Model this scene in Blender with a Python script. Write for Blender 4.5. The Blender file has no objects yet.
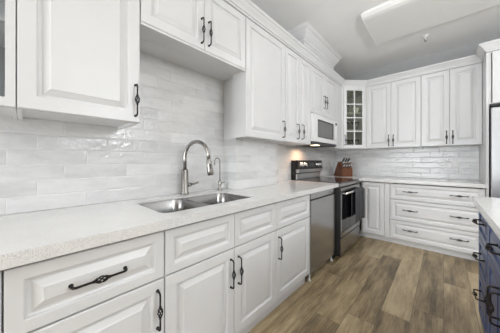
import bpy, bmesh, math, random
from mathutils import Vector, Matrix
random.seed(4)
PI = math.pi
C = bpy.context.scene.collection
scene = bpy.context.scene

# ------------------------------------------------------------------ camera, world, lights, exposure
D, CEIL = 4.176, 2.777
F_PX, TH, V0 = 208.51, 0.7449, 161.18
cam_data = bpy.data.cameras.new('camera')
cam = bpy.data.objects.new('camera', cam_data); C.objects.link(cam)
cam_data.sensor_fit = 'HORIZONTAL'; cam_data.sensor_width = 36.0
cam_data.lens = F_PX / 500 * 36.0
cam_data.shift_y = (V0 - 166.5) / 500.0
cam_data.clip_start = 0.02
cam.location = (1.561, 0.0, 1.175)
cam.rotation_euler = (PI / 2, 0, TH)
scene.camera = cam

world = bpy.data.worlds.new('world'); scene.world = world
world.use_nodes = True
bg = world.node_tree.nodes['Background']
bg.inputs[0].default_value = (0.90, 0.95, 1.0, 1); bg.inputs[1].default_value = 0.06

def area(name, loc, target, sx, sy, power, color=(1, 1, 1)):
    l = bpy.data.lights.new(name, 'AREA'); l.shape = 'RECTANGLE'; l.size = sx; l.size_y = sy
    l.energy = power; l.color = color
    o = bpy.data.objects.new(name, l); C.objects.link(o)
    o.location = loc
    o.rotation_euler = (Vector(target) - Vector(loc)).to_track_quat('-Z', 'Y').to_euler()
    return o
area('window_light_right', (4.70, 1.5, 2.27), (0.3, 1.2, 1.0), 1.05, 0.72, 44, (0.935, 0.968, 1.0))
area('window_light_rear', (0.9, -3.4, 1.4), (1.0, 3.0, 1.0), 2.0, 1.6, 138, (0.935, 0.968, 1.0))
flash = area('bounce_flash', (3.2, 0.1, 1.45), (2.9, 0.9, 2.77), 0.5, 0.5, 34, (0.95, 0.975, 1.0)); flash.data.spread = 1.9
area('overhead_fill_light', (1.5, 2.3, 2.75), (1.5, 2.3, 0), 0.3, 0.3, 5, (0.98, 0.985, 1.0))  # unseen fill light added overhead; it stands for no real lamp

vs = scene.view_settings
scene.display_settings.display_device = 'sRGB'
vs.view_transform = 'Standard'; vs.look = 'None'; vs.gamma = 1.0; vs.use_curve_mapping = False
vs.exposure = 0.05
scene.cycles.max_bounces = 10; scene.cycles.diffuse_bounces = 6

# ------------------------------------------------------------------ materials
def mat(name, color, rough=0.4, metal=0.0, coat=0.0, spec=0.5):
    m = bpy.data.materials.new(name); m.use_nodes = True
    b = m.node_tree.nodes['Principled BSDF']
    b.inputs['Base Color'].default_value = (*color, 1); b.inputs['Roughness'].default_value = rough
    b.inputs['Metallic'].default_value = metal; b.inputs['Coat Weight'].default_value = coat
    b.inputs['Specular IOR Level'].default_value = spec
    return m
def nd(m, t, **kw):
    n = m.node_tree.nodes.new(t)
    for k, v in kw.items(): setattr(n, k, v)
    return n
def lk(m, a, b): m.node_tree.links.new(a, b)
def bsdf(m): return m.node_tree.nodes['Principled BSDF']
def mth(m, op, a, b=None, c=None):
    n = nd(m, 'ShaderNodeMath', operation=op)
    for i, v in enumerate((a, b, c)):
        if v is None: continue
        if isinstance(v, (int, float)): n.inputs[i].default_value = v
        else: lk(m, v, n.inputs[i])
    return n.outputs[0]
def objco(m):
    n = nd(m, 'ShaderNodeTexCoord'); s = nd(m, 'ShaderNodeSeparateXYZ'); lk(m, n.outputs['Object'], s.inputs[0])
    return n.outputs['Object'], s.outputs
def noise(m, vec, scale, detail=2.0, rough=0.5):
    n = nd(m, 'ShaderNodeTexNoise'); n.inputs['Scale'].default_value = scale
    n.inputs['Detail'].default_value = detail; n.inputs['Roughness'].default_value = rough
    lk(m, vec, n.inputs['Vector']); return n.outputs['Fac']
def ramp(m, fac, stops):
    n = nd(m, 'ShaderNodeValToRGB'); lk(m, fac, n.inputs[0])
    el = n.color_ramp.elements
    el[0].position, el[0].color = stops[0][0], (*stops[0][1], 1)
    el[1].position, el[1].color = stops[-1][0], (*stops[-1][1], 1)
    for p, c in stops[1:-1]:
        e = el.new(p); e.color = (*c, 1)
    return n.outputs[0]
def bump(m, h, strength, dist):
    n = nd(m, 'ShaderNodeBump'); n.inputs['Strength'].default_value = strength; n.inputs['Distance'].default_value = dist
    lk(m, h, n.inputs['Height']); lk(m, n.outputs[0], bsdf(m).inputs['Normal'])

def speck(name, color, rough, amt=0.02, scale=60):     # paint with a faint unevenness
    m = mat(name, color, rough); v, s = objco(m)
    f = noise(m, v, scale, 3)
    lk(m, ramp(m, f, [(0.3, tuple(c * (1 - amt) for c in color)), (0.7, tuple(min(1, c * (1 + amt)) for c in color))]), bsdf(m).inputs['Base Color'])
    return m
WHITE = speck('white_cabinet_paint', (0.705, 0.706, 0.708), 0.34, 0.012, 8)
SHELL = speck('white_melamine', (0.84, 0.84, 0.83), 0.45, 0.01, 8)
BLUE = speck('navy_cabinet_paint', (0.036, 0.066, 0.175), 0.32, 0.08, 10)
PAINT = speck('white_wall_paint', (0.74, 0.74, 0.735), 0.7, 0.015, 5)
SHADEPAINT = speck('shaded_grey_wall_paint', (0.38, 0.38, 0.38), 0.7, 0.015, 5)  # grey deepened: shade above the far cabinets is put into this colour
CEILM = speck('ceiling_paint', (0.89, 0.89, 0.885), 0.8, 0.02, 4)
IRON = speck('black_iron', (0.018, 0.017, 0.017), 0.42, 0.3, 200); bsdf(IRON).inputs['Metallic'].default_value = 0.6
BRONZE = speck('dark_bronze', (0.032, 0.024, 0.019), 0.36, 0.4, 150); bsdf(BRONZE).inputs['Metallic'].default_value = 0.7
BLACK = speck('black_plastic', (0.012, 0.012, 0.013), 0.4, 0.1, 40)
BGLASS = speck('black_glass', (0.010, 0.010, 0.012), 0.06, 0.05, 20)
DARKG = speck('dark_grey_plastic', (0.06, 0.06, 0.065), 0.45, 0.1, 40)
WPLAST = speck('white_plastic', (0.80, 0.80, 0.79), 0.35, 0.01, 20)
LENS = speck('white_acrylic', (0.80, 0.80, 0.785), 0.3, 0.01, 20)
TOWEL = speck('charcoal_cloth', (0.062, 0.063, 0.070), 0.95, 0.25, 220)
MWIN = speck('microwave_window', (0.15, 0.15, 0.145), 0.25, 0.06, 300)
CHROME = speck('silver_metal', (0.62, 0.61, 0.60), 0.25, 0.03, 60); bsdf(CHROME).inputs['Metallic'].default_value = 1

def brushed(name, color, rough, axis):
    m = mat(name, color, rough, 1.0); v, s = objco(m)
    mp = nd(m, 'ShaderNodeMapping'); lk(m, v, mp.inputs[0])
    sc = [140, 140, 140]; sc[axis] = 1.5; mp.inputs['Scale'].default_value = sc
    f = noise(m, mp.outputs[0], 1.0, 3)
    lk(m, ramp(m, f, [(0.3, tuple(c * .96 for c in color)), (0.7, color)]), bsdf(m).inputs['Base Color'])
    lk(m, mth(m, 'MULTIPLY_ADD', f, 0.06, rough - 0.03), bsdf(m).inputs['Roughness'])
    return m
STEEL = brushed('brushed_steel', (0.37, 0.365, 0.36), 0.26, 1)
SINKST = brushed('satin_sink_steel', (0.33, 0.325, 0.32), 0.24, 1)
STEELV = brushed('brushed_steel_upright', (0.45, 0.452, 0.455), 0.22, 1)
STEELF = brushed('fridge_steel', (0.62, 0.62, 0.625), 0.3, 0)
NICKEL = brushed('brushed_nickel', (0.33, 0.315, 0.295), 0.27, 2)

def tile_mat(name, axis, u0, z0):
    """long glossy handmade tiles 313 x 80 mm, each course shifted by a third"""
    m = mat(name, (0.7, 0.7, 0.69), 0.1); v, s = objco(m)
    L, Hh = 0.313, 0.0803
    row = mth(m, 'DIVIDE', mth(m, 'SUBTRACT', s[2], z0), Hh)
    ri = mth(m, 'FLOOR', row); rf = mth(m, 'SUBTRACT', row, ri)
    col = mth(m, 'ADD', mth(m, 'DIVIDE', mth(m, 'SUBTRACT', s[axis], u0), L), mth(m, 'DIVIDE', ri, -3.0))
    ci = mth(m, 'FLOOR', col); cf = mth(m, 'SUBTRACT', col, ci)
    du = mth(m, 'MULTIPLY', mth(m, 'MINIMUM', cf, mth(m, 'SUBTRACT', 1.0, cf)), L)
    dv = mth(m, 'MULTIPLY', mth(m, 'MINIMUM', rf, mth(m, 'SUBTRACT', 1.0, rf)), Hh)
    d = mth(m, 'MINIMUM', du, dv)
    cmb = nd(m, 'ShaderNodeCombineXYZ'); lk(m, ri, cmb.inputs[0]); lk(m, ci, cmb.inputs[1])
    wn = nd(m, 'ShaderNodeTexWhiteNoise', noise_dimensions='3D'); lk(m, cmb.outputs[0], wn.inputs['Vector'])
    mp = nd(m, 'ShaderNodeMapping'); lk(m, v, mp.inputs[0]); sc = [6, 6, 22]; mp.inputs['Scale'].default_value = sc
    off = nd(m, 'ShaderNodeVectorMath', operation='ADD'); lk(m, mp.outputs[0], off.inputs[0])
    sc2 = nd(m, 'ShaderNodeVectorMath', operation='SCALE'); lk(m, wn.outputs['Color'], sc2.inputs[0]); sc2.inputs['Scale'].default_value = 30
    lk(m, sc2.outputs[0], off.inputs[1])
    cloud = noise(m, off.outputs[0], 1.0, 4, 0.6)
    tone = mth(m, 'ADD', mth(m, 'MULTIPLY', cloud, 0.7), mth(m, 'MULTIPLY', wn.outputs['Value'], 0.3))
    tcol = ramp(m, tone, [(0.28, (0.58, 0.58, 0.58)), (0.5, (0.68, 0.68, 0.678)), (0.72, (0.75, 0.75, 0.748))])
    g = nd(m, 'ShaderNodeMix', data_type='RGBA')
    gf = mth(m, 'LESS_THAN', d, 0.0012); lk(m, gf, g.inputs['Factor'])
    lk(m, tcol, g.inputs[6]); g.inputs[7].default_value = (0.70, 0.70, 0.695, 1)
    lk(m, g.outputs[2], bsdf(m).inputs['Base Color'])
    lk(m, mth(m, 'MULTIPLY_ADD', gf, 0.5, 0.09), bsdf(m).inputs['Roughness'])
    edge = mth(m, 'MINIMUM', mth(m, 'DIVIDE', d, 0.006), 1.0)
    tilt = mth(m, 'MULTIPLY', mth(m, 'SUBTRACT', wn.outputs['Value'], 0.5), mth(m, 'MULTIPLY', rf, 0.5))
    wav = noise(m, v, 42, 2)
    h = mth(m, 'ADD', mth(m, 'ADD', mth(m, 'MULTIPLY', edge, 0.5), mth(m, 'MULTIPLY', wav, 1.0)), tilt)
    bump(m, h, 0.7, 0.004)
    return m
TILE_L = tile_mat('glossy_tile_left', 1, -0.057, 0.915)
TILE_B = tile_mat('glossy_tile_back', 0, 0.07, 0.915)

def quartz():
    m = mat('white_quartz', (0.8, 0.8, 0.79), 0.16, spec=0.75); v, s = objco(m)
    a = noise(m, v, 430, 3, 0.6); b = noise(m, v, 9, 4)
    c1 = ramp(m, a, [(0.34, (0.42, 0.405, 0.39)), (0.46, (0.76, 0.755, 0.742)), (0.8, (0.84, 0.837, 0.83))])
    mx = nd(m, 'ShaderNodeMix', data_type='RGBA'); mx.blend_type = 'MULTIPLY'; mx.inputs['Factor'].default_value = 1
    lk(m, c1, mx.inputs[6]); lk(m, ramp(m, b, [(0.35, (0.95, 0.95, 0.945)), (0.65, (1, 1, 1))]), mx.inputs[7])
    lk(m, mx.outputs[2], bsdf(m).inputs['Base Color'])
    return m
QUARTZ = quartz()

def planks():
    m = mat('oak_planks', (0.3, 0.22, 0.15), 0.42); v, s = objco(m)
    W, L = 0.1833, 1.35
    row = mth(m, 'DIVIDE', mth(m, 'SUBTRACT', s[0], 1.571 - W * 30), W)
    ri = mth(m, 'FLOOR', row); rf = mth(m, 'SUBTRACT', row, ri)
    w1 = nd(m, 'ShaderNodeTexWhiteNoise', noise_dimensions='1D'); lk(m, ri, w1.inputs['W'])
    col = mth(m, 'ADD', mth(m, 'DIVIDE', s[1], L), mth(m, 'MULTIPLY', w1.outputs['Value'], 3.0))
    ci = mth(m, 'FLOOR', col); cf = mth(m, 'SUBTRACT', col, ci)
    cmb = nd(m, 'ShaderNodeCombineXYZ'); lk(m, ri, cmb.inputs[0]); lk(m, ci, cmb.inputs[1])
    wn = nd(m, 'ShaderNodeTexWhiteNoise', noise_dimensions='3D'); lk(m, cmb.outputs[0], wn.inputs['Vector'])
    mp = nd(m, 'ShaderNodeMapping'); lk(m, v, mp.inputs[0]); mp.inputs['Scale'].default_value = (13, 2.0, 1)
    off = nd(m, 'ShaderNodeVectorMath', operation='ADD'); lk(m, mp.outputs[0], off.inputs[0])
    sc2 = nd(m, 'ShaderNodeVectorMath', operation='SCALE'); lk(m, wn.outputs['Color'], sc2.inputs[0]); sc2.inputs['Scale'].default_value = 40
    lk(m, sc2.outputs[0], off.inputs[1])
    g1 = noise(m, off.outputs[0], 1.0, 6, 0.62)
    mp2 = nd(m, 'ShaderNodeMapping'); lk(m, v, mp2.inputs[0]); mp2.inputs['Scale'].default_value = (160, 5, 1)
    g2 = noise(m, mp2.outputs[0], 1.0, 3)
    t = mth(m, 'ADD', mth(m, 'ADD', mth(m, 'MULTIPLY', g1, 0.74), mth(m, 'MULTIPLY', wn.outputs['Value'], 0.26)), mth(m, 'MULTIPLY', g2, 0.20))
    mp3 = nd(m, 'ShaderNodeMapping'); lk(m, off.outputs[0], mp3.inputs[0]); mp3.inputs['Scale'].default_value = (4.2, 3.0, 1)
    t = mth(m, 'ADD', mth(m, 'MULTIPLY', noise(m, mp3.outputs[0], 1.0, 5, 0.65), 0.30), mth(m, 'SUBTRACT', t, 0.15))
    c = ramp(m, t, [(0.36, (0.10, 0.070, 0.038)), (0.49, (0.205, 0.150, 0.083)), (0.60, (0.33, 0.25, 0.145)), (0.74, (0.48, 0.375, 0.23))])
    dx = mth(m, 'MULTIPLY', mth(m, 'MINIMUM', rf, mth(m, 'SUBTRACT', 1.0, rf)), W)
    dy = mth(m, 'MULTIPLY', mth(m, 'MINIMUM', cf, mth(m, 'SUBTRACT', 1.0, cf)), L)
    d = mth(m, 'MINIMUM', dx, dy)
    gf = mth(m, 'LESS_THAN', d, 0.0011)
    g = nd(m, 'ShaderNodeMix', data_type='RGBA'); lk(m, gf, g.inputs['Factor']); lk(m, c, g.inputs[6])
    g.inputs[7].default_value = (0.075, 0.053, 0.037, 1)
    lk(m, g.outputs[2], bsdf(m).inputs['Base Color'])
    lk(m, mth(m, 'MULTIPLY_ADD', g1, 0.15, 0.33), bsdf(m).inputs['Roughness'])
    bump(m, mth(m, 'ADD', mth(m, 'MULTIPLY', mth(m, 'MINIMUM', mth(m, 'DIVIDE', d, 0.002), 1.0), 0.6), mth(m, 'MULTIPLY', g2, 0.25)), 0.3, 0.001)
    return m
PLANKS = planks()

def wood(name, a, b):
    m = mat(name, a, 0.4); v, s = objco(m)
    mp = nd(m, 'ShaderNodeMapping'); lk(m, v, mp.inputs[0]); mp.inputs['Scale'].default_value = (90, 90, 9)
    lk(m, ramp(m, noise(m, mp.outputs[0], 1, 4), [(0.3, a), (0.7, b)]), bsdf(m).inputs['Base Color'])
    return m
WOOD = wood('block_wood', (0.085, 0.024, 0.006), (0.18, 0.055, 0.013))
OAKTRIM = wood('oak_moulding', (0.24, 0.18, 0.12), (0.33, 0.25, 0.17))

def glass(name, tint, rough=0.0, ior=1.45):
    m = bpy.data.materials.new(name); m.use_nodes = True
    b = bsdf(m); b.inputs['Base Color'].default_value = (*tint, 1); b.inputs['Roughness'].default_value = rough
    b.inputs['Transmission Weight'].default_value = 1.0; b.inputs['IOR'].default_value = ior
    v, s = objco(m)
    lk(m, ramp(m, noise(m, v, 3, 1), [(0.3, tuple(c * .98 for c in tint)), (0.7, tint)]), b.inputs['Base Color'])
    return m
PANE = glass('green_tinted_glass', (0.90, 0.93, 0.80))
CLEARPANE = glass('clear_pane', (0.93, 0.96, 0.98))
TUMBLER = glass('clear_glassware', (0.95, 0.97, 0.95))
WARM = bpy.data.materials.new('warm_lamp'); WARM.use_nodes = True
bsdf(WARM).inputs['Emission Color'].default_value = (1, 0.78, 0.5, 1); bsdf(WARM).inputs['Emission Strength'].default_value = 6
CLOCK = mat('green_digits', (0.02, 0.03, 0.03), 0.1)

# ------------------------------------------------------------------ mesh helpers
def box(bm, x0, x1, y0, y1, z0, z1, bev=0.0):
    vs_ = [bm.verts.new(p) for p in ((x0,y0,z0),(x1,y0,z0),(x1,y1,z0),(x0,y1,z0),(x0,y0,z1),(x1,y0,z1),(x1,y1,z1),(x0,y1,z1))]
    fs = [bm.faces.new([vs_[i] for i in f]) for f in ((0,3,2,1),(4,5,6,7),(0,1,5,4),(1,2,6,5),(2,3,7,6),(3,0,4,7))]
    if bev:
        es = list({e for f in fs for e in f.edges})
        bmesh.ops.bevel(bm, geom=es, offset=bev, segments=2, profile=0.5, affect='EDGES')
def prism(bm, pts, z0, z1):
    a = [bm.verts.new((x, y, z0)) for x, y in pts]; b = [bm.verts.new((x, y, z1)) for x, y in pts]
    n = len(pts)
    bm.faces.new(a[::-1]); bm.faces.new(b)
    for i in range(n): bm.faces.new((a[i], a[(i+1) % n], b[(i+1) % n], b[i]))
def extrude_profile(bm, prof, x0, x1):               # prof in (y, z), swept along x
    a = [bm.verts.new((x0, y, z)) for y, z in prof]; b = [bm.verts.new((x1, y, z)) for y, z in prof]
    n = len(prof)
    bm.faces.new(a[::-1]); bm.faces.new(b)
    for i in range(n): bm.faces.new((a[i], a[(i+1) % n], b[(i+1) % n], b[i]))
def tube(bm, pts, r, n=8, caps=True):
    pts = [Vector(p) for p in pts]; rings = []
    rs = r if isinstance(r, (list, tuple)) else [r] * len(pts)
    t = (pts[1] - pts[0]).normalized()
    up = Vector((0, 0, 1)) if abs(t.z) < 0.9 else Vector((1, 0, 0))
    nx = t.cross(up).normalized()
    for i, p in enumerate(pts):
        if i == 0: t = (pts[1] - p).normalized()
        elif i == len(pts) - 1: t = (p - pts[i-1]).normalized()
        else: t = ((pts[i+1] - p).normalized() + (p - pts[i-1]).normalized()).normalized()
        nx = (nx - t * nx.dot(t)).normalized(); ny = t.cross(nx)
        rings.append([bm.verts.new(p + (nx * math.cos(2*PI*k/n) + ny * math.sin(2*PI*k/n)) * rs[i]) for k in range(n)])
    for i in range(len(rings) - 1):
        for k in range(n):
            f = bm.faces.new((rings[i][k], rings[i][(k+1) % n], rings[i+1][(k+1) % n], rings[i+1][k])); f.smooth = True
    if caps:
        bm.faces.new(rings[0][::-1]); bm.faces.new(rings[-1])
def lathe(bm, prof, cx=0, cy=0, n=20, mtx=None, close=True):     # prof (r, z)
    rings = []
    for r, z in prof:
        ring = []
        for k in range(n):
            p = Vector((cx + r * math.cos(2*PI*k/n), cy + r * math.sin(2*PI*k/n), z))
            ring.append(bm.verts.new(mtx @ p if mtx else p))
        rings.append(ring)
    for i in range(len(rings) - 1):
        for k in range(n):
            f = bm.faces.new((rings[i][k], rings[i][(k+1) % n], rings[i+1][(k+1) % n], rings[i+1][k])); f.smooth = True
    if close:
        bm.faces.new(rings[0][::-1]); bm.faces.new(rings[-1])
def obj(name, bm, m, parent=None, loc=None, rotz=None):
    bmesh.ops.recalc_face_normals(bm, faces=bm.faces)
    me = bpy.data.meshes.new(name); bm.to_mesh(me); bm.free()
    me.materials.append(m)
    o = bpy.data.objects.new(name, me); C.objects.link(o)
    if parent: o.parent = parent
    if loc: o.location = loc
    if rotz is not None: o.rotation_euler = (0, 0, rotz)
    return o
def B(*boxes, bev=0.0):
    bm = bmesh.new()
    for b in boxes: box(bm, *b, bev=bev)
    return bm
def tag(o, label, cat, group=None):
    o['label'] = label; o['category'] = cat
    if group: o['group'] = group
    return o
def thing(name, label, cat, loc=(0, 0, 0), rotz=0, group=None):
    o = bpy.data.objects.new(name, None); C.objects.link(o); o.empty_display_size = 0.1
    o.location = loc; o.rotation_euler = (0, 0, rotz)
    return tag(o, label, cat, group)
def struct(name, bm, m, label=None, cat=None):
    o = obj(name, bm, m); o['kind'] = 'structure'
    if label: o['label'] = label; o['category'] = cat
    return o

# ------------------------------------------------------------------ the setting
struct('floor', B((-0.1, 6.5, -4.0, D + 0.1, -0.05, 0)), PLANKS, 'brown oak plank floor running towards the back wall', 'floor')
struct('ceiling', B((-0.1, 6.5, -4.0, D + 0.1, CEIL, CEIL + 0.1)), CEILM, 'plain white ceiling above the whole kitchen', 'ceiling')
struct('wall_left', B((-0.1, 0, -4.0, D + 0.1, 0, CEIL)), PAINT, 'white painted wall behind the sink run', 'wall')
struct('wall_back', B((0, 6.5, D, D + 0.1, 0, CEIL)), SHADEPAINT, 'light grey wall behind the far cabinets with shade put into its colour', 'wall')
struct('wall_right', B((2.93, 3.03, 3.3, D, 0, CEIL), (3.03, 4.75, 3.3, 3.4, 0, CEIL), (4.75, 4.85, 2.1, 3.4, 0, CEIL), (4.75, 4.85, -4.0, 0.9, 0, CEIL), (4.75, 4.85, 0.9, 2.1, 0, 1.86), (4.75, 4.85, 0.9, 2.1, 2.68, CEIL)), PAINT, 'white wall beside the refrigerator, plus an unseen wall past the island added to block light', 'wall')  # stretch past the island is unseen, added to block outside light
struct('window_1', B((4.76, 4.83, 0.9, 0.95, 1.86, 2.68), (4.76, 4.83, 2.05, 2.1, 1.86, 2.68), (4.76, 4.83, 0.95, 2.05, 1.86, 1.91), (4.76, 4.83, 0.95, 2.05, 2.63, 2.68)), WHITE, 'white framed window high on the right wall', 'window')
T = 0.008
COLX, COLY0, COLY1 = 0.178, 1.31, 1.951
struct('trim_1', B((0, T, -1.2, 2.47, 0.915, 1.40), (0, T, 0.434, COLY0, 1.40, 1.944), (0, T, 2.47, 3.25, 0.6, 1.42), (0, T, 3.25, D - T, 0.915, 1.40)), TILE_L,
       'glossy pale grey long tile backsplash behind the sink', 'backsplash')
struct('trim_2', B((T, 1.925, D - T, D, 0.915, 1.40)), TILE_B, 'glossy pale grey tile backsplash under the far wall cabinets', 'backsplash')
struct('trim_3', B((T, COLX, COLY0, COLY1, 0.9152, 1.382)), TILE_L, 'tiled boxed-out column right of the sink', 'column')

def crown(bm, path, prof):
    """mitred sweep; profile offsets go to the right of the path"""
    n = len(path); rings = []
    for i, p in enumerate(path):
        p = Vector((p[0], p[1], 0))
        ds = []
        if i > 0: ds.append((p - Vector((*path[i-1], 0))).normalized())
        if i < n - 1: ds.append((Vector((*path[i+1], 0)) - p).normalized())
        ns = [Vector((d.y, -d.x, 0)) for d in ds]
        mvec = sum(ns, Vector()).normalized(); mvec = mvec / mvec.dot(ns[0])
        rings.append([bm.verts.new(p + mvec * o + Vector((0, 0, z))) for o, z in prof])
    k = len(prof)
    for i in range(n - 1):
        for j in range(k):
            bm.faces.new((rings[i][j], rings[i][(j+1) % k], rings[i+1][(j+1) % k], rings[i+1][j]))
    bm.faces.new(rings[0][::-1]); bm.faces.new(rings[-1])
def crown_prof(z0, z1, out):
    h = z1 - z0
    return [(-0.02, z0), (0.006, z0), (0.008, z0 + .16*h), (0.018, z0 + .18*h), (0.020, z0 + .28*h), (out*.45, z0 + .42*h), (out*.68, z0 + .60*h), (out*.80, z0 + .74*h),
            (out*.92, z0 + .76*h), (out, z0 + .84*h), (out, z1), (-0.02, z1)]
UF = 0.346                      # door faces of the wall cabinets
bm = bmesh.new()
crown(bm, [(UF, -0.5), (UF, 3.545), (UF + 0.292, D - UF), (1.926, D - UF)], crown_prof(2.397, 2.489, 0.062))
struct('trim_4', bm, WHITE, 'white crown moulding along the tops of the wall cabinets', 'crown moulding')
bm = bmesh.new()
crown(bm, [(1.926, D - 0.27), (1.926, 3.518), (2.92, 3.518)], crown_prof(2.397, 2.489, 0.062))
struct('trim_5', bm, WHITE, 'white crown moulding over the refrigerator cabinet', 'crown moulding')
bm = bmesh.new()
box(bm, 0.0, 0.335, 2.285, 3.205, 2.4895, 2.66)
crown(bm, [(0.0, 2.285), (0.335, 2.285), (0.335, 3.205), (0.0, 3.205)], crown_prof(2.585, CEIL - 0.0005, 0.09))
struct('trim_6', bm, WHITE, 'white boxed vent chase with crown moulding meeting the ceiling', 'vent chase')

# ------------------------------------------------------------------ cabinet pieces.  local frame: x right, y into the wall, z up, carcass front at y=0
def panel_bm(x0, x1, z0, z1, fw=0.056, t=0.02, raised=True):
    """routed raised-panel front; outer face at y=-t"""
    bm = bmesh.new()
    if raised:
        prof = [(0, -0.0015), (0, -t + .003), (.003, -t), (fw - .004, -t), (fw, -t + .0015), (fw + .002, -t + .010), (fw + .008, -t + .0125), (fw + .014, -t + .0125), (fw + .015, -t + .0105),
                (fw + .036, -t + .003), (fw + .040, -t + .0005)]
    else: prof = [(0, -0.0015), (0, -t + .003), (.003, -t)]
    rings = []
    for i, y in prof:
        rings.append([bm.verts.new(p) for p in ((x0+i, y, z0+i), (x1-i, y, z0+i), (x1-i, y, z1-i), (x0+i, y, z1-i))])
    for a, b in zip(rings, rings[1:]):
        for k in range(4): bm.faces.new((a[k], a[(k+1) % 4], b[(k+1) % 4], b[k]))
    bm.faces.new(rings[0][::-1]); bm.faces.new(rings[-1])
    return bm
def pull_bm(cx, cz, length=0.165, horiz=False, face=-0.02, r=0.0042, out=0.028):
    """wrought bar pull with a twisted birdcage in the middle"""
    bm = bmesh.new(); h = length / 2; y = face - out
    P = (lambda a, yy, off=0: (cx + a, yy, cz + off)) if horiz else (lambda a, yy, off=0: (cx + off, yy, cz + a))
    cage = 0.024
    for s in (-1, 1):
        tube(bm, [P(s*h, face + .0005), P(s*h, y + .012), P(s*(h-.003), y + .004), P(s*(h-.010), y), P(s*(h-.02), y), P(s*cage, y)],
             [r*1.25, r*1.05, r*1.1, r*1.05, r, r*.95], 8)
        tube(bm, [P(s*h, face + .0005), P(s*h, face - .004)], [r*1.8, r*1.6], 8)
        tube(bm, [P(s*(cage+.006), y), P(s*(cage-.002), y)], [r*1.0, r*1.45], 8)
    for w in range(5):
        pts = []
        for i in range(9):
            t = i / 8; a = -cage + 2*cage*t; rr = 0.0105 * math.sin(PI*t)**0.8 if 0 < t < 1 else 0.001
            ang = 2*PI*w/5 + t*PI*1.1
            pts.append(P(a, y + rr*math.sin(ang), rr*math.cos(ang)))
        tube(bm, pts, r*0.62, 6)
    return bm
def door(root, x0, x1, z0, z1, m, pull=None, horiz=False, name='door', fw=0.056, pm=None, L=0.165, out=0.028):
    d = obj(name, panel_bm(x0, x1, z0, z1, fw), m, root)
    for p in (pull or []):
        h = obj('handle', pull_bm(p[0], p[1], L, horiz, out=out), pm or IRON, d); h['label'] = 'dark iron bar pull with a twisted cage centre'
    return d
def carcass_bm(w, d, z0, z1, lift=0.0, top=True, t=0.016, front=False):
    bm = bmesh.new()
    box(bm, 0, t, 0, d, z0, z1); box(bm, w - t, w, 0, d, z0, z1)
    box(bm, t, w - t, d - t, d, z0 + lift, z1)
    box(bm, t, w - t, 0.0, d - t, z0 + lift, z0 + lift + t)
    if top: box(bm, t, w - t, 0, d - t, z1 - t, z1)
    if lift: box(bm, t, w - t, 0, t, z0, z0 + lift)
    return bm
LROT = PI / 2
BF = 0.612                                  # carcass front of the base cabinets on the left
def base_unit(label, y0, y1, fronts, w_toe=True):
    w = y1 - y0
    r = thing('base_cabinet', label, 'cabinet', (BF, y0 + 0.001, 0), LROT, 'white base cabinets under the sink counter')
    w -= 0.002
    obj('body', carcass_bm(w, BF - 0.012, 0.10, 0.868, top=False), WHITE, r)
    obj('toe_kick', B((0, w, 0.032, 0.05, 0.0, 0.099)), WHITE, r)
    for f in fronts:
        kind, a, b, pull = f
        if kind == 'drawer': door(r, a + .0015, b - .0015, 0.651, 0.857, WHITE, pull, True, 'drawer', 0.042)
        else: door(r, a + .0015, b - .0015, 0.104, 0.644, WHITE, pull)
    return r
Y = [-0.042, 0.435, 1.302, 1.852]
base_unit('white base cabinet in the left corner, behind the near drawer unit', -0.70, Y[0], [('drawer', 0, .656, [(.328, .755)]), ('door', 0, .656, [(.61, .51)])])
w = Y[1] - Y[0]
base_unit('white base cabinet nearest the camera with black pulls on drawer and door', Y[0], Y[1], [('drawer', 0, w-.002, [(0.232, 0.750)]), ('door', 0, w-.002, [(w - .034, .517)])])
w = Y[2] - Y[1]
base_unit('wide white sink cabinet with two plain drawer fronts above two doors', Y[1], Y[2],
          [('drawer', 0, w/2, None), ('drawer', w/2, w-.002, None), ('door', 0, w/2, [(w/2 - .032, .505)]), ('door', w/2, w-.002, [(w/2 + .032, .502)])])
w = Y[3] - Y[2]
base_unit('narrow white base cabinet between the sink cabinet and the dishwasher', Y[2], Y[3], [('drawer', 0, w-.002, None), ('door', 0, w-.002, [(.032, .505)])])

# ---- wall cabinets on the left
def wall_unit(label, y0, y1, z0, z1, doors, rear=None, name='wall_cabinet', lift=0.014, front=UF - 0.02):
    """doors: list of (a, b, pulls); rear: (depth of the main box, extra rear boxes)"""
    w = y1 - y0 - 0.002
    r = thing(name, label, 'cabinet', (front, y0 + .001, 0), LROT, 'white wall cabinets on the sink wall')
    depth = front - 0.0005
    if rear: bm = carcass_bm(w, rear[0], z0, z1, lift); [box(bm, *b) for b in rear[1]]
    else: bm = carcass_bm(w, depth, z0, z1, lift)
    obj('body', bm, WHITE, r)
    for a, b, p in doors: door(r, a + .0015, b - .0015, z0 + .002, z1 - .004, WHITE, p)
    return r
ZB, ZT = 1.383, 2.396
w = .43 + .021
wall_unit('white single-door wall cabinet at upper left, nearest the camera', -0.021, 0.432, ZB, ZT, [(0, w, [(w - .023, 1.502)])])
w = 1.266 - .434
sk = wall_unit('short white two-door cabinet high above the kitchen sink', 0.434, 1.266, 1.944, ZT, [(0, w/2, [(w/2 - .024, 2.07)]), (w/2, w-.002, [(w/2 + .036, 2.073)])],
          (UF - .02 - .18, [(0.0, COLY0 - .434 - .004, UF - .02 - .179, UF - .0205, 1.944, ZT)]), lift=0.0)
obj('bottom_rail', B((0, w - .002, -.019, -.0005, 1.9435 - .014, 1.9425)), WHITE, sk)
w1 = 1.865 - 1.268
wall_unit('tall white single-door wall cabinet right of the sink', 1.268, 1.865, ZB, ZT, [(0, w1-.002, [(w1 - .047, 1.505)])],
          (UF - .02 - .18, [(COLY0 - 1.268, w1 - .002, UF - .02 - .179, UF - .0205, ZB, ZT)]))
w2 = 2.445 - 1.867
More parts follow.
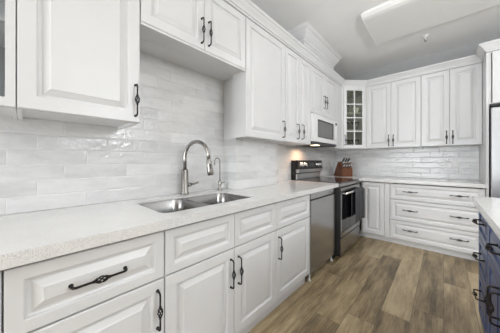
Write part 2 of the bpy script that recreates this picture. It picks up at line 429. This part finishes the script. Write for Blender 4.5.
wall_unit('tall white two-door wall cabinet left of the microwave', 1.867, 2.445, ZB, ZT, [(0, .298, [(.298 - .055, 1.512)]), (.298, w2-.002, [(.298 + .055, 1.518)])])
w3 = 3.26 - 2.447
wall_unit('white two-door cabinet directly above the microwave', 2.447, 3.26, 1.798, ZT, [(0, .42, [(.42 - .035, 1.995)]), (.42, w3-.002, [(.42 + .035, 1.995)])], lift=0)
r = thing('filler_panel', 'narrow white filler panel between microwave and glass corner cabinet', 'panel', (UF, 3.261, 0), LROT)
obj('panel', B((0, .281, 0.0, UF - .01, ZB, ZT)), WHITE, r)
# glass-fronted cabinet cut by the left edge of the photo
r = thing('glass_wall_cabinet', 'white glass-fronted wall cabinet cut off by the left edge', 'cabinet', (UF - .02, -0.471, 0), LROT)
gw = .4495
bm = carcass_bm(gw, UF - .021, ZB, ZT, .014); box(bm, .016, gw-.016, .02, UF-.04, 1.72, 1.735); box(bm, .016, gw-.016, .02, UF-.04, 2.06, 2.075)
obj('body', bm, WHITE, r)
dframe = obj('door', B((.002, .027, -.02, -.0015, ZB + .002, ZT-.004), (gw-.027, gw-.0003, -.02, -.0015, ZB+.002, ZT-.004), (.027, gw-.027, -.02, -.0015, ZB+.002, ZB+.035), (.027, gw-.027, -.02, -.0015, ZT-.04, ZT-.004),
             (gw/2-.01, gw/2+.01, -.018, -.004, ZB+.035, ZT-.04)), WHITE, r)
obj('pane', B((.027, gw-.027, -.010, -.006, ZB+.035, ZT-.04)), CLEARPANE, dframe)

# ---- corner cabinet with glass door (diagonal)
A = (UF - 0.002, 3.545); DL = 0.41
r = thing('corner_cabinet', 'white diagonal corner wall cabinet with a glazed eight-pane door', 'cabinet', (A[0], A[1], 0), PI / 4)
inv = Matrix.Rotation(-PI/4, 4, 'Z') @ Matrix.Translation((-A[0], -A[1], 0))
def loc2(x, y): p = inv @ Vector((x, y, 0)); return (p.x, p.y)
Bp = (A[0] + DL/math.sqrt(2), A[1] + DL/math.sqrt(2))
bk = D - 0.0005; lx = 0.0005
pent = [A, Bp, (Bp[0], bk), (lx, bk), (lx, A[1])]
pl = [loc2(*p) for p in pent]
bm = bmesh.new()
prism(bm, pl, ZB, ZB + .02); prism(bm, pl, ZT - .02, ZT)
def slab(p, q, th, z0, z1):
    p, q = Vector(p), Vector(q); d = (q - p).normalized(); n = Vector((-d.y, d.x)) * th
    prism(bm, [loc2(*p), loc2(*q), loc2(*(q + n)), loc2(*(p + n))], z0, z1)
for p, q in ((Bp, (Bp[0], bk)), ((Bp[0], bk), (lx, bk)), ((lx, bk), (lx, A[1])), ((lx, A[1]), A)): slab(p, q, 0.015, ZB + .02, ZT - .02)
box(bm, 0.002, 0.022, -.0, .018, ZB+.02, ZT-.02); box(bm, DL-.022, DL-.002, 0, .018, ZB+.02, ZT-.02)
obj('body', bm, SHELL, r)
SHZ = (1.70, 1.985)
inner = [loc2(*p) for p in ((A[0] + .012, A[1] + .05), (Bp[0] - .05, Bp[1] - .012), (Bp[0] - .017, bk - .017), (lx + .017, bk - .017), (lx + .017, A[1] + .017), (A[0]-.01, A[1] + .017))]
for z in SHZ:
    bm = bmesh.new(); prism(bm, inner, z - .012, z); obj('shelf', bm, SHELL, r)
x0, x1 = 0.022, DL - 0.022; zb, zt = ZB + .002, ZT - .004
px0, px1, pz0, pz1 = x0 + .052, x1 - .052, zb + .058, zt - .058
bxs = [(x0, px0, -.02, -.0015, zb, zt), (px1, x1, -.02, -.0015, zb, zt), (px0, px1, -.02, -.0015, zb, pz0), (px0, px1, -.02, -.0015, pz1, zt)]
cxm = (px0 + px1) / 2
bxs.append((cxm - .009, cxm + .009, -.018, -.004, pz0, pz1))
for i in range(1, 4):
    zz = pz0 + (pz1 - pz0) * i / 4
    bxs.append((px0, cxm - .009, -.018, -.004, zz - .009, zz + .009)); bxs.append((cxm + .009, px1, -.018, -.004, zz - .009, zz + .009))
dr = obj('door', B(*bxs), WHITE, r)
pn = obj('pane', B((px0, px1, -.0105, -.0065, pz0, pz1)), PANE, dr); pn['label'] = 'greenish glass behind white muntins'
obj('handle', pull_bm(x0 + .024, 1.52, .15), IRON, dr)
def inside(lx_, ly_): p = Matrix.Translation((A[0], A[1], 0)) @ Matrix.Rotation(PI/4, 4, 'Z') @ Vector((lx_, ly_, 0)); return p.x, p.y
def tumbler(h, rr):
    bm = bmesh.new(); lathe(bm, [(rr*.75, 0), (rr*.95, h*.5), (rr, h), (rr-.003, h), (rr*.9, h*.5), (rr*.7, .008)], n=18); return bm
gl = None
spots = [(.125, .06, ZB + .02, 'bottom level, left'), (.205, .09, ZB + .02, 'bottom level, middle'), (.285, .06, ZB + .02, 'bottom level, right'),
         (.125, .06, SHZ[0], 'lower shelf, left'), (.205, .10, SHZ[0], 'lower shelf, middle'), (.285, .06, SHZ[0], 'lower shelf, right'), (.125, .07, SHZ[1], 'upper shelf, left')]
for lx_, ly_, z, wh in spots:
    if gl is None: gl = o = obj('drinking_glass', tumbler(.13, .034), TUMBLER)
    else: o = gl.copy(); C.objects.link(o)
    x, y = inside(lx_, ly_); o.location = (x, y, z + .0006)
    tag(o, 'clear drinking glass in the glazed corner cabinet, ' + wh, 'glass', 'glasses in the corner cabinet')
bm = bmesh.new(); lathe(bm, [(.022, 0), (.03, .012), (.048, .045), (.055, .08), (.052, .08), (.045, .045), (.025, .016)], n=22)
x, y = inside(.275, .08)
tag(obj('bowl', bm, WPLAST, loc=(x, y, SHZ[1] + .0006)), 'small white bowl on the upper shelf of the glazed corner cabinet', 'bowl')

# ---- wall cabinets on the back wall (rotz 0)
BX = (Bp[0] + .001, 1.339, 1.930)
def back_unit(label, x0, x1, split):
    w = x1 - x0 - .002
    r = thing('wall_cabinet', label, 'cabinet', (x0 + .001, D - UF + .02, 0), 0, 'white wall cabinets on the back wall')
    obj('body', carcass_bm(w, UF - .021, ZB, ZT, .014), WHITE, r)
    door(r, .0015, split - .0015, ZB + .002, ZT - .004, WHITE, [(split - .030, 1.495)]); door(r, split + .0015, w - .0015, ZB + .002, ZT - .004, WHITE, [(split + .030, 1.495)])
back_unit('white two-door wall cabinet beside the glazed corner cabinet', BX[0], BX[1], .98 - BX[0])
back_unit('white two-door wall cabinet beside the refrigerator panel', BX[1], 1.925, 1.632 - BX[1])

# ---- base cabinets on the back wall
YB = D - 0.612
r = thing('base_cabinet', 'white corner base cabinet with one plain door right of the stove', 'cabinet', (0.632, YB, 0), 0)
obj('body', carcass_bm(1.011 - .634, .60, .085, .868, top=False), WHITE, r)
obj('toe_kick', B((-.03, .377, .045, .06, 0, .084)), WHITE, r)
door(r, .020, .312, .09, .857, WHITE)
obj('filler', B((.316, .376, -.02, -.0015, .09, .857)), WHITE, r)
r = thing('drawer_cabinet', 'wide white three-drawer base cabinet against the back wall', 'cabinet', (1.012, YB, 0), 0)
dw = 1.922 - 1.012
obj('body', carcass_bm(dw, .60, .085, .868, top=False), WHITE, r)
obj('toe_kick', B((0, dw, .045, .06, 0, .084)), WHITE, r)
for z0, z1, pz in ((.640, .857, .757), (.350, .634, .503), (.090, .344, .232)):
    door(r, .0015, dw - .0015, z0, z1, WHITE, [(1.24 - 1.012, pz), (1.711 - 1.012, pz)], True, 'drawer', .042, None, .15)
r = thing('end_panel', 'tall white end panel between back counter and refrigerator', 'panel', (1.926, 3.538, 0))
obj('panel', B((0, .020, 0, D - 3.5385, 0.0005, ZT)), WHITE, r)
r = thing('wall_cabinet', 'deep white two-door cabinet above the refrigerator', 'cabinet', (1.947, 3.538, 0), 0)
obj('body', carcass_bm(.969, D - 3.539, 1.812, ZT, 0), WHITE, r)
door(r, .022, .49, 1.815, ZT - .004, WHITE); door(r, .493, .955, 1.815, ZT - .004, WHITE)

# ------------------------------------------------------------------ countertops
def rrect(x0, x1, y0, y1, r, n=5):
    pts = []
    for cx, cy, a0 in ((x1-r, y1-r, 0), (x0+r, y1-r, 90), (x0+r, y0+r, 180), (x1-r, y0+r, 270)):
        for k in range(n + 1):
            a = math.radians(a0 + 90*k/n); pts.append((cx + r*math.cos(a), cy + r*math.sin(a)))
    return pts
def slab_with_hole(outer, holes, z0, z1):
    bm = bmesh.new(); es = []
    for loop in [outer] + holes:
        v = [bm.verts.new((x, y, z0)) for x, y in loop]
        for i in range(len(v)): es.append(bm.edges.new((v[i], v[(i+1) % len(v)])))
    res = bmesh.ops.triangle_fill(bm, use_beauty=True, edges=es, normal=(0, 0, 1))
    fs = [g for g in res['geom'] if isinstance(g, bmesh.types.BMFace)]
    ext = bmesh.ops.extrude_face_region(bm, geom=fs)
    for v in [g for g in ext['geom'] if isinstance(g, bmesh.types.BMVert)]: v.co.z = z1
    return bm
CT0, CT1, CTS = 0.872, 0.914, 0.902
SX0, SX1, SY0, SY1 = 0.150, 0.548, 0.468, 1.165
cf = 0.662
outer = [(0.0085, -0.75), (cf, -0.75), (cf, 2.516), (0.0085, 2.516), (0.0085, COLY1 + .001), (COLX + .001, COLY1 + .001), (COLX + .001, COLY0 - .001), (0.0085, COLY0 - .001)]
cb = slab_with_hole(outer, [rrect(SX0, SX1, SY0, SY1, .05)], CTS, CT1); box(cb, cf - .03, cf, -0.75, 2.516, CT0, CTS)
tag(obj('countertop', cb, QUARTZ), 'long white speckled quartz countertop with the sink cut into it', 'countertop')
yb = D - cf
outer = [(0.0085, 3.304), (cf, 3.304), (cf, yb), (1.924, yb), (1.924, D - .0085), (0.0085, D - .0085)]
tag(obj('countertop', slab_with_hole(outer, [], CT0, CT1), QUARTZ), 'L-shaped white quartz countertop in the far corner under the knife block', 'countertop')

# ------------------------------------------------------------------ sink
r = thing('kitchen_sink', 'stainless steel undermount double bowl sink set in the white counter', 'sink', (0, 0, 0))
def bowl(y0, y1, depth):
    bm = bmesh.new()
    spec = [(-.010, CTS - .0008), (0, CTS - .0008), (.002, CTS - .004), (.008, CTS - depth*.5), (.016, CTS - depth + .04), (.034, CTS - depth + .008), (.06, CTS - depth)]
    rings = []
    for ins, z in spec:
        rr = max(.02, .055 - ins*.3)
        rings.append([bm.verts.new((x, y, z)) for x, y in rrect(SX0 + ins, SX1 - ins, y0 + ins, y1 - ins, rr)])
    for a, b in zip(rings, rings[1:]):
        for k in range(len(a)):
            f = bm.faces.new((a[k], a[(k+1) % len(a)], b[(k+1) % len(a)], b[k])); f.smooth = True
    bm.faces.new(rings[-1])
    bmesh.ops.recalc_face_normals(bm, faces=bm.faces)
    o = obj('bowl', bm, SINKST, r)
    bm = bmesh.new(); cx, cy = (SX0 + SX1)/2, (y0 + y1)/2
    lathe(bm, [(.0, CTS-depth+.0015), (.022, CTS-depth+.0015), (.028, CTS-depth+.003), (.043, CTS-depth+.003), (.046, CTS-depth+.0004)], cx, cy, 20, close=False)
    obj('drain', bm, CHROME, o)
    return o
bowl(SY0, 0.772, .20); bowl(0.797, SY1, .20)
obj('divider', B((SX0 + .02, SX1 - .02, .7735, .7955, CTS - .05, CTS - .012), bev=.003), STEEL, r)

# ---- pull-down faucet
fx, fy = 0.066, 0.862
r = thing('kitchen_faucet', 'tall brushed nickel gooseneck faucet with pull-down spray head', 'faucet', (fx, fy, CT1 + .0004))
bm = bmesh.new(); lathe(bm, [(.034, 0), (.034, .006), (.030, .010), (.0275, .014), (.0265, .19), (.021, .197), (.0145, .20)], n=22)
obj('base', bm, NICKEL, r)
dirx, diry = math.cos(math.radians(14)), math.sin(math.radians(14))
pts = [(0, 0, .199), (0, 0, .28)]
R_ = .120; zc = .289
for i in range(0, 15):
    a = PI - PI * 1.03 * i / 14
    dd = R_ + R_ * math.cos(a); pts.append((dd*dirx, dd*diry, zc + R_*1.0*math.sin(a)))
e = Vector(pts[-1]); tdir = (e - Vector(pts[-2])).normalized()
obj('spout', (lambda b: (tube(b, pts, .0138, 14), b)[1])(bmesh.new()), NICKEL, r)
tdir = (tdir + Vector((.12, .05, 0))).normalized()
bm = bmesh.new(); tube(bm, [e - tdir*.002, e + tdir*.012, e + tdir*.03, e + tdir*.08, e + tdir*.118, e + tdir*.122], [.0145, .016, .019, .0225, .0235, .019], 16)
sh = obj('spray_head', bm, NICKEL, r)
bm = bmesh.new(); q = e + tdir*.06 + Vector((.0165*dirx, -.004, 0)); tube(bm, [q - tdir*.022, q + tdir*.03], [.0055, .0065], 8); obj('spray_button', bm, BLACK, sh)
bm = bmesh.new(); tube(bm, [(0, .020, .072), (0, .050, .073)], [.017, .0175], 14); tube(bm, [(0, .048, .073), (.012, .070, .077), (.035, .105, .090)], [.011, .009, .007], 10)
obj('lever', bm, NICKEL, r)
# ---- filtered-water tap
r = thing('water_tap', 'slim brushed nickel filtered-water tap right of the main faucet', 'faucet', (0.078, 1.205, CT1 + .0004))
bm = bmesh.new(); lathe(bm, [(.024, 0), (.024, .006), (.017, .012), (.013, .03), (.016, .05), (.016, .075), (.009, .085), (.006, .09)], n=16); obj('base', bm, NICKEL, r)
pts = [(0, 0, .085), (0, 0, .255)]
for i in range(1, 9):
    a = PI - PI*.95*i/8; dd = .032 + .032*math.cos(a); pts.append((dd*.1, -dd, .255 + .034*math.sin(a)))
pts.append((pts[-1][0], pts[-1][1] - .001, .225))
bm = bmesh.new(); tube(bm, pts, .0052, 10); obj('spout', bm, NICKEL, r)
bm = bmesh.new(); tube(bm, [(.008, .008, .064), (.02, .02, .066), (.03, .035, .075)], [.006, .005, .004], 8); obj('lever', bm, NICKEL, r)

# ------------------------------------------------------------------ dishwasher
r = thing('dishwasher', 'stainless steel dishwasher between base cabinet and stove', 'dishwasher', (0.0, 0.0, 0))
dy0, dy1 = 1.855, 2.515
obj('body', B((.05, .600, dy0, dy1, .10, .866)), BLACK, r)
obj('door', B((.6005, .640, dy0 + .003, dy1 - .003, .095, .795), bev=.004), STEELV, r)
obj('control_panel', B((.6005, .637, dy0 + .003, dy1 - .003, .806, .866), bev=.003), STEELV, r)
obj('pocket_handle', B((.6005, .622, dy0 + .006, dy1 - .006, .7955, .8055)), BLACK, r)
obj('badge', B((.637, .638, dy0 + .03, dy0 + .075, .828, .836)), CHROME, r)
obj('toe_kick', B((.55, .565, dy0 + .002, dy1 - .002, .012, .094)), BLACK, r)
for yy in (dy0 + .05, dy1 - .06):
    bm = bmesh.new(); lathe(bm, [(.016, 0.0003), (.016, .012), (.008, .014), (.008, .099)], .60, yy, 12); obj('leg', bm, WPLAST, r)

# ------------------------------------------------------------------ stove
r = thing('stove', 'freestanding stainless steel electric stove with black glass cooktop', 'stove', (0, 0, 0))
sy0, sy1 = 2.52, 3.30
obj('body', B((.05, .630, sy0, sy1, .045, .908)), BLACK, r)
for xx in (.1, .58):
    for yy in (sy0 + .05, sy1 - .05):
        bm = bmesh.new(); lathe(bm, [(.018, .0003), (.018, .012), (.01, .014), (.01, .045)], xx, yy, 10); obj('foot', bm, BLACK, r)
ck = obj('cooktop', B((.11, .672, sy0 + .001, sy1 - .001, .909, .921), bev=.002), BGLASS, r)
for cx, cy, rr in ((.28, sy0 + .2, .09), (.28, sy1 - .2, .075), (.53, sy0 + .2, .075), (.53, sy1 - .2, .105)):
    bm = bmesh.new(); lathe(bm, [(rr - .003, .9211), (rr, .9214), (rr + .001, .9211)], cx, cy, 32, close=False); obj('burner_ring', bm, DARKG, ck)
obj('front_trim', B((.6305, .680, sy0 + .001, sy1 - .001, .868, .908), bev=.004), STEEL, r)
bxs = [(.6305, .681, sy0 + .016, sy0 + .055, .262, .852), (.6305, .681, sy1 - .045, sy1 - .004, .262, .852), (.6305, .681, sy0 + .055, sy1 - .045, .262, .315), (.6305, .681, sy0 + .055, sy1 - .045, .795, .852)]
dr = obj('oven_door', B(*bxs), STEEL, r)
obj('oven_window', B((.6305, .677, sy0 + .055, sy1 - .045, .315, .795)), BGLASS, dr)
bm = bmesh.new(); tube(bm, [(.730, sy0 + .025, .792), (.730, sy1 - .025, .792)], .0115, 12)
for yy in (sy0 + .04, sy1 - .034): tube(bm, [(.6815, yy, .792), (.730, yy, .792)], .009, 10)
hd = obj('handle', bm, CHROME, dr)
obj('storage_drawer', B((.6305, .678, sy0 + .016, sy1 - .004, .062, .246), bev=.004), STEEL, r)
obj('side_panel', B((.6302, .678, sy0 + .0005, sy0 + .0145, .05, .866)), BLACK, r)
# back guard
bg_ = obj('back_guard', B((.020, .083, sy0 + .001, sy1 - .001, .909, 1.185)), BLACK, r)
obj('riser', B((.0835, .100, sy0 + .006, sy1 - .012, .924, 1.000), bev=.003), STEELF, r)
bm = bmesh.new()
prof = [(.0835, 1.012), (.122, 1.014), (.128, 1.061), (.0835, 1.061)]
a = [bm.verts.new((x, sy0 + .012, z)) for x, z in prof]; b = [bm.verts.new((x, sy1 + .0, z)) for x, z in prof]
bm.faces.new(a); bm.faces.new(b[::-1])
for i in range(4): bm.faces.new((a[i], a[(i+1) % 4], b[(i+1) % 4], b[i]))
obj('panel_trim', bm, STEELF, r)
bm = bmesh.new()
prof = [(.0835, 1.0615), (.127, 1.0615), (.114, 1.188), (.0835, 1.188)]
a = [bm.verts.new((x, sy0 + .012, z)) for x, z in prof]; b = [bm.verts.new((x, sy1 + .0, z)) for x, z in prof]
bm.faces.new(a); bm.faces.new(b[::-1])
for i in range(4): bm.faces.new((a[i], a[(i+1) % 4], b[(i+1) % 4], b[i]))
cp = obj('control_panel', bm, BLACK, r)
obj('display', B((.114, .1245, sy0 + .30, sy0 + .48, 1.09, 1.155)), BGLASS, cp)
for yy in (.085, .19, .585, .69):
    bm = bmesh.new(); mt = Matrix.Translation((.1205, sy0 + yy, 1.122)) @ Matrix.Rotation(PI/2, 4, 'Y')
    lathe(bm, [(.038, -.004), (.038, .006), (.031, .009), (.028, .030), (.022, .034)], n=24, mtx=mt)
    obj('knob', bm, CHROME, cp)
# towel hanging from the oven handle
def towel_bm(y0, y1, zb_front, zb_back):
    bm = bmesh.new(); n = 22; cols = []
    for i in range(n + 1):
        t = i / n; y = y0 + (y1 - y0) * t
        wv = .010 * math.sin(t * 2*PI*2.4 + .6) + .004 * math.sin(t*2*PI*5)
        prof = []
        for s in range(9):
            f = s / 8; z = zb_front + (.79 - zb_front) * f
            prof.append((.7455 + .011 + wv * (1 - f*.75), y + .012*(1-f)*(t-.5), z + .006*math.sin(t*7)*(1-f)))
        for s in range(1, 6):
            a = PI * s / 6; prof.append((.730 + .0155*math.cos(a), y, .792 + .0155*math.sin(a)))
        for s in range(5):
            f = s / 4; prof.append((.7135 - .005*f + max(-.003, wv)*.35*f, y, .79 + (zb_back - .79)*f))
        cols.append([bm.verts.new(p) for p in prof])
    for a, b in zip(cols, cols[1:]):
        for k in range(len(a) - 1):
            f = bm.faces.new((a[k], b[k], b[k+1], a[k+1])); f.smooth = True
    return bm
tw = obj('dish_towel', towel_bm(2.83, 3.25, .395, .47), TOWEL)
md = tw.modifiers.new('thickness', 'SOLIDIFY'); md.thickness = .004; md.offset = 0
tag(tw, 'charcoal grey dish towel draped over the oven door handle', 'towel')

# ------------------------------------------------------------------ microwave
r = thing('microwave', 'white over-the-range microwave with a grey window above the stove', 'microwave', (0, 0, 0))
my0, my1, mz0, mz1 = 2.448, 3.258, 1.428, 1.778
obj('body', B((.0095, .350, my0, my1, mz0, mz1)), WPLAST, r)
obj('hood_base', B((.0095, .362, my0, my1, mz0 - .03, mz0 - .0005)), DARKG, r)
dr = obj('door', B((.3505, .378, my0 + .001, 2.575, mz0, mz1 - .002), (.3505, .378, 3.11, 3.16, mz0, mz1 - .002), (.3505, .378, 2.575, 3.11, mz0, 1.487), (.3505, .378, 2.575, 3.11, 1.722, mz1 - .002)), WPLAST, r)
wn_ = obj('window', B((.3505, .373, 2.575, 3.11, 1.487, 1.722)), MWIN, dr)
obj('window_trim', B((.3732, .3765, 2.576, 2.592, 1.488, 1.721), (.3732, .3765, 3.093, 3.109, 1.488, 1.721), (.3732, .3765, 2.592, 3.093, 1.488, 1.500), (.3732, .3765, 2.592, 3.093, 1.709, 1.721)), BLACK, dr)
cpn = obj('control_panel', B((.3505, .378, 3.162, my1 - .001, mz0, mz1 - .002), bev=.002), WPLAST, r)
obj('display', B((.378, .3792, 3.18, 3.24, 1.715, 1.75)), BLACK, cpn)
bm = bmesh.new()
for i in range(4):
    for j in range(3): box(bm, .378, .3795, 3.178 + j*.023, 3.195 + j*.023, 1.50 + i*.045, 1.53 + i*.045)
obj('button', bm, SHELL, cpn)
bm = bmesh.new(); tube(bm, [(.3785, 3.135, 1.49), (.403, 3.135, 1.50), (.403, 3.135, 1.70), (.3785, 3.135, 1.71)], .007, 8)
obj('handle', bm, WPLAST, dr)
un = obj('underside', B((.02, .346, my0 + .004, my1 - .004, mz0 - .034, mz0 - .0305)), DARKG, r)
for y_ in (2.50, 3.02): obj('vent_grille', B(*[(.05, .33, y_ + k*.012, y_ + .006 + k*.012, mz0 - .0375, mz0 - .0342) for k in range(10)]), BLACK, un)
obj('lamp', B((.25, .33, 2.62, 2.74, mz0 - .038, mz0 - .0345)), WARM, r)
l = bpy.data.lights.new('microwave_lamp', 'AREA'); l.size = .06; l.energy = 1.6; l.color = (1, .60, .34); l.spread = 2.6
lo = bpy.data.objects.new('microwave_lamp', l); C.objects.link(lo); lo.location = (.20, 2.68, mz0 - .042); lo.rotation_euler = (0, math.radians(8), 0)

# ------------------------------------------------------------------ refrigerator
r = thing('refrigerator', 'stainless steel refrigerator cut off by the right edge', 'refrigerator', (0, 0, 0))
obj('body', B((1.958, 2.86, 3.555, D - .04, .02, 1.775)), DARKG, r)
d1 = obj('door', B((1.957, 2.409, 3.49, 3.55, .62, 1.765), bev=.006), STEELF, r)
d2 = obj('door', B((2.413, 2.858, 3.49, 3.55, .62, 1.765), bev=.006), STEELF, r)
d3 = obj('freezer_drawer', B((1.957, 2.858, 3.49, 3.55, .05, .61), bev=.006), STEELF, r)
for d_, xx in ((d1, 2.365), (d2, 2.457)):
    bm = bmesh.new(); tube(bm, [(xx, 3.4895, .75), (xx, 3.44, .77), (xx, 3.44, 1.6), (xx, 3.4895, 1.62)], .012, 10); obj('handle', bm, CHROME, d_)
bm = bmesh.new(); tube(bm, [(2.05, 3.4895, .53), (2.07, 3.44, .53), (2.75, 3.44, .53), (2.77, 3.4895, .53)], .012, 10); obj('handle', bm, CHROME, d3)
obj('hinge_cover', B((1.958, 2.06, 3.50, 3.60, 1.776, 1.798), bev=.004), BLACK, r)
obj('hinge_cover', B((2.76, 2.858, 3.50, 3.60, 1.776, 1.798), bev=.004), BLACK, r)
for x_ in (1.98, 2.80):
    for y_ in (3.58, 4.05): obj('foot', B((x_, x_ + .04, y_, y_ + .04, .0003, .0195)), BLACK, r)

# ------------------------------------------------------------------ island
IX = 1.752                                  # door faces
IR = -PI / 2
def island_unit(label, y1, y0, fronts):
    w = y1 - y0 - .002
    r = thing('island_cabinet', label, 'cabinet', (IX + .02, y1 - .001, 0), IR, 'navy blue island cabinets')
    obj('body', carcass_bm(w, .62, .10, .868, top=False), BLUE, r)
    obj('toe_kick', B((0, w, .040, .055, 0, .099)), BLUE, r)
    for kind, a, b, z0, z1, p in fronts:
        d = door(r, a*w + .0015, b*w - .0015, z0, z1, BLUE, p, kind == 'drawer', kind, .05 if kind == 'door' else .042, BRONZE, .14, .035)
    return r
wA = 2.21 - 1.80
ua = island_unit('navy blue three-drawer island cabinet at the far end of the island', 2.21, 1.80,
            [('drawer', 0, 1, .651, .857, [(wA/2, .780)]), ('drawer', 0, 1, .400, .644, [(wA/2, .555)]), ('drawer', 0, 1, .104, .393, [(wA/2, .305)])])
wB = 1.80 - 1.07
island_unit('navy blue two-door island cabinet nearest the camera at right edge', 1.80, 1.07,
            [('drawer', 0, 1, .651, .857, [(wB/2, .780)]), ('door', 0, .5, .104, .644, [(wB/2 - .032, .525)]), ('door', .5, 1, .104, .644, [(wB/2 + .032, .525)])])
obj('end_panel', B((-.0185, -.0005, 0, .62, .0005, .868)), BLUE, ua)
tag(obj('island_countertop', slab_with_hole([(1.725, 1.04), (2.50, 1.04), (2.50, 2.285), (1.725, 2.285)], [], CT0, CT1), QUARTZ), 'white quartz countertop on the navy blue island', 'countertop')
bm = bmesh.new(); extrude_profile(bm, [(0, 0.0004), (.018, .0004), (.017, .008), (.012, .014), (.005, .0175), (0, .018)], 0, 1.138)
o = obj('shoe_moulding', bm, OAKTRIM, loc=(1.809, 2.2085, 0), rotz=0)
o.rotation_euler = (0, 0, -PI/2); o.scale = (1, -1, 1)
tag(o, 'thin oak shoe moulding along the foot of the blue island', 'moulding')

# ------------------------------------------------------------------ knife block
kb = thing('knife_block', 'wooden knife block in the far counter corner', 'knife block', (0.30, 3.79, CT1 + .0004), math.radians(-43))
bm = bmesh.new()     # side profile in local x (front is +x)
prof = [(-.19, 0), (.105, 0), (.105, .125), (-.010, .255), (-.035, .255)]
a = [bm.verts.new((x, -.095, z)) for x, z in prof]; b = [bm.verts.new((x, .095, z)) for x, z in prof]
bm.faces.new(a); bm.faces.new(b[::-1])
for i in range(len(prof)): bm.faces.new((a[i], a[(i+1) % 5], b[(i+1) % 5], b[i]))
bmesh.ops.bevel(bm, geom=bm.edges[:], offset=.003, segments=1, affect='EDGES')
obj('block', bm, WOOD, kb)
kd = Vector((.130, 0, .115)).normalized()
face0, face1 = Vector((.105, 0, .125)), Vector((-.010, 0, .255))
krot = Matrix.Translation(kb.location) @ Matrix.Rotation(math.radians(-43), 4, 'Z')
proto = None
names_row = ('lowest', 'middle', 'top'); names_col = ('left', 'centre-left', 'centre-right', 'right')
for ri, t in enumerate((.2, .5, .82)):
    cols_ = (-.066, -.022, .022, .066) if ri < 2 else (-.046, 0, .046)
    for ci, yy in enumerate(cols_):
        L = (.075, .10, .125)[ri] + random.uniform(-.006, .006)
        p = krot @ (face0.lerp(face1, t) + Vector((0, yy, 0)))
        d = (krot.to_3x3() @ kd).normalized()
        cn = names_col[ci] if ri < 2 else ('left', 'centre', 'right')[ci]
        k = thing('kitchen_knife', '%s-handled knife in the wooden block, %s row, %s' % ('black' if ri == 2 else 'silver', names_row[ri], cn), 'knife', p, 0, 'knives in the block')
        bm = bmesh.new(); tube(bm, [d*.0012, d*.012], [.012, .012], 8); obj('bolster', bm, CHROME, k)
        bm = bmesh.new(); tube(bm, [d*.0122, d*(L*.5), d*L], [.0115, .014, .013], 8); obj('knife_handle', bm, BLACK if ri == 2 else CHROME, k)
        bm = bmesh.new(); tube(bm, [d*(L + .0002), d*(L + .007)], [.0132, .010], 8); obj('end_cap', bm, CHROME, k)

# ------------------------------------------------------------------ outlets
r = thing('wall_outlet', 'white outlet plate on the tiled back wall', 'outlet', (1.695, D - T - .0003, 1.137))
pl_ = obj('plate', B((-.036, .036, -.006, 0, -.058, .058), bev=.002), WPLAST, r)
obj('socket', B((-.017, .017, -.0085, -.0062, -.035, .035), bev=.001), WPLAST, r)
r = thing('wall_outlet', 'white outlet plate on the side wall near the knife block', 'outlet', (T + .0003, 3.98, 1.125), PI/2)
obj('plate', B((-.036, .036, -.006, 0, -.058, .058), bev=.002), WPLAST, r)
obj('socket', B((-.017, .017, -.0085, -.0062, -.035, .035), bev=.001), WPLAST, r)

# ------------------------------------------------------------------ ceiling fixtures
r = thing('ceiling_light', 'large white rectangular ceiling light fixture, switched off', 'ceiling light', (0, 0, CEIL))
lx0, lx1, ly0, ly1 = .918, 2.14, 2.455, 3.20
obj('housing', B((lx0 + .02, lx1 - .02, ly0 + .02, ly1 - .02, -.0225, -.0005)), WPLAST, r)
bm = bmesh.new()
prof = [(ly0, -.023), (ly0 + .002, -.034), (ly0 + .030, -.056), (ly0 + .065, -.067), (ly0 + .10, -.070), (ly1 - .06, -.070), (ly1 - .035, -.068), (ly1 - .014, -.058), (ly1 - .001, -.036), (ly1, -.023)]
extrude_profile(bm, prof, lx0 + .008, lx1 - .008)
obj('diffuser', bm, LENS, r)
for xx in (lx0, lx1 - .0075):
    bm = bmesh.new(); extrude_profile(bm, [(y, z - .003 if z < -.04 else z) for y, z in prof], xx, xx + .0075); obj('end_plate', bm, WPLAST, r)
r = thing('fire_sprinkler', 'small white fire sprinkler on the ceiling beside the light fixture', 'sprinkler', (1.405, 3.47, CEIL))
bm = bmesh.new(); lathe(bm, [(.032, -.0005), (.032, -.006), (.018, -.014), (.016, -.035)], n=20); obj('escutcheon', bm, WPLAST, r)
bm = bmesh.new(); lathe(bm, [(.012, -.0352), (.012, -.05), (.005, -.054), (.005, -.066)], n=14)
for s in (-1, 1): tube(bm, [(s*.011, 0, -.045), (s*.013, 0, -.058), (s*.004, 0, -.07)], .0025, 6)
sp = obj('frame', bm, CHROME, r)
bm = bmesh.new(); lathe(bm, [(.016, -.0685), (.016, -.0705)], n=16); obj('deflector', bm, CHROME, r)
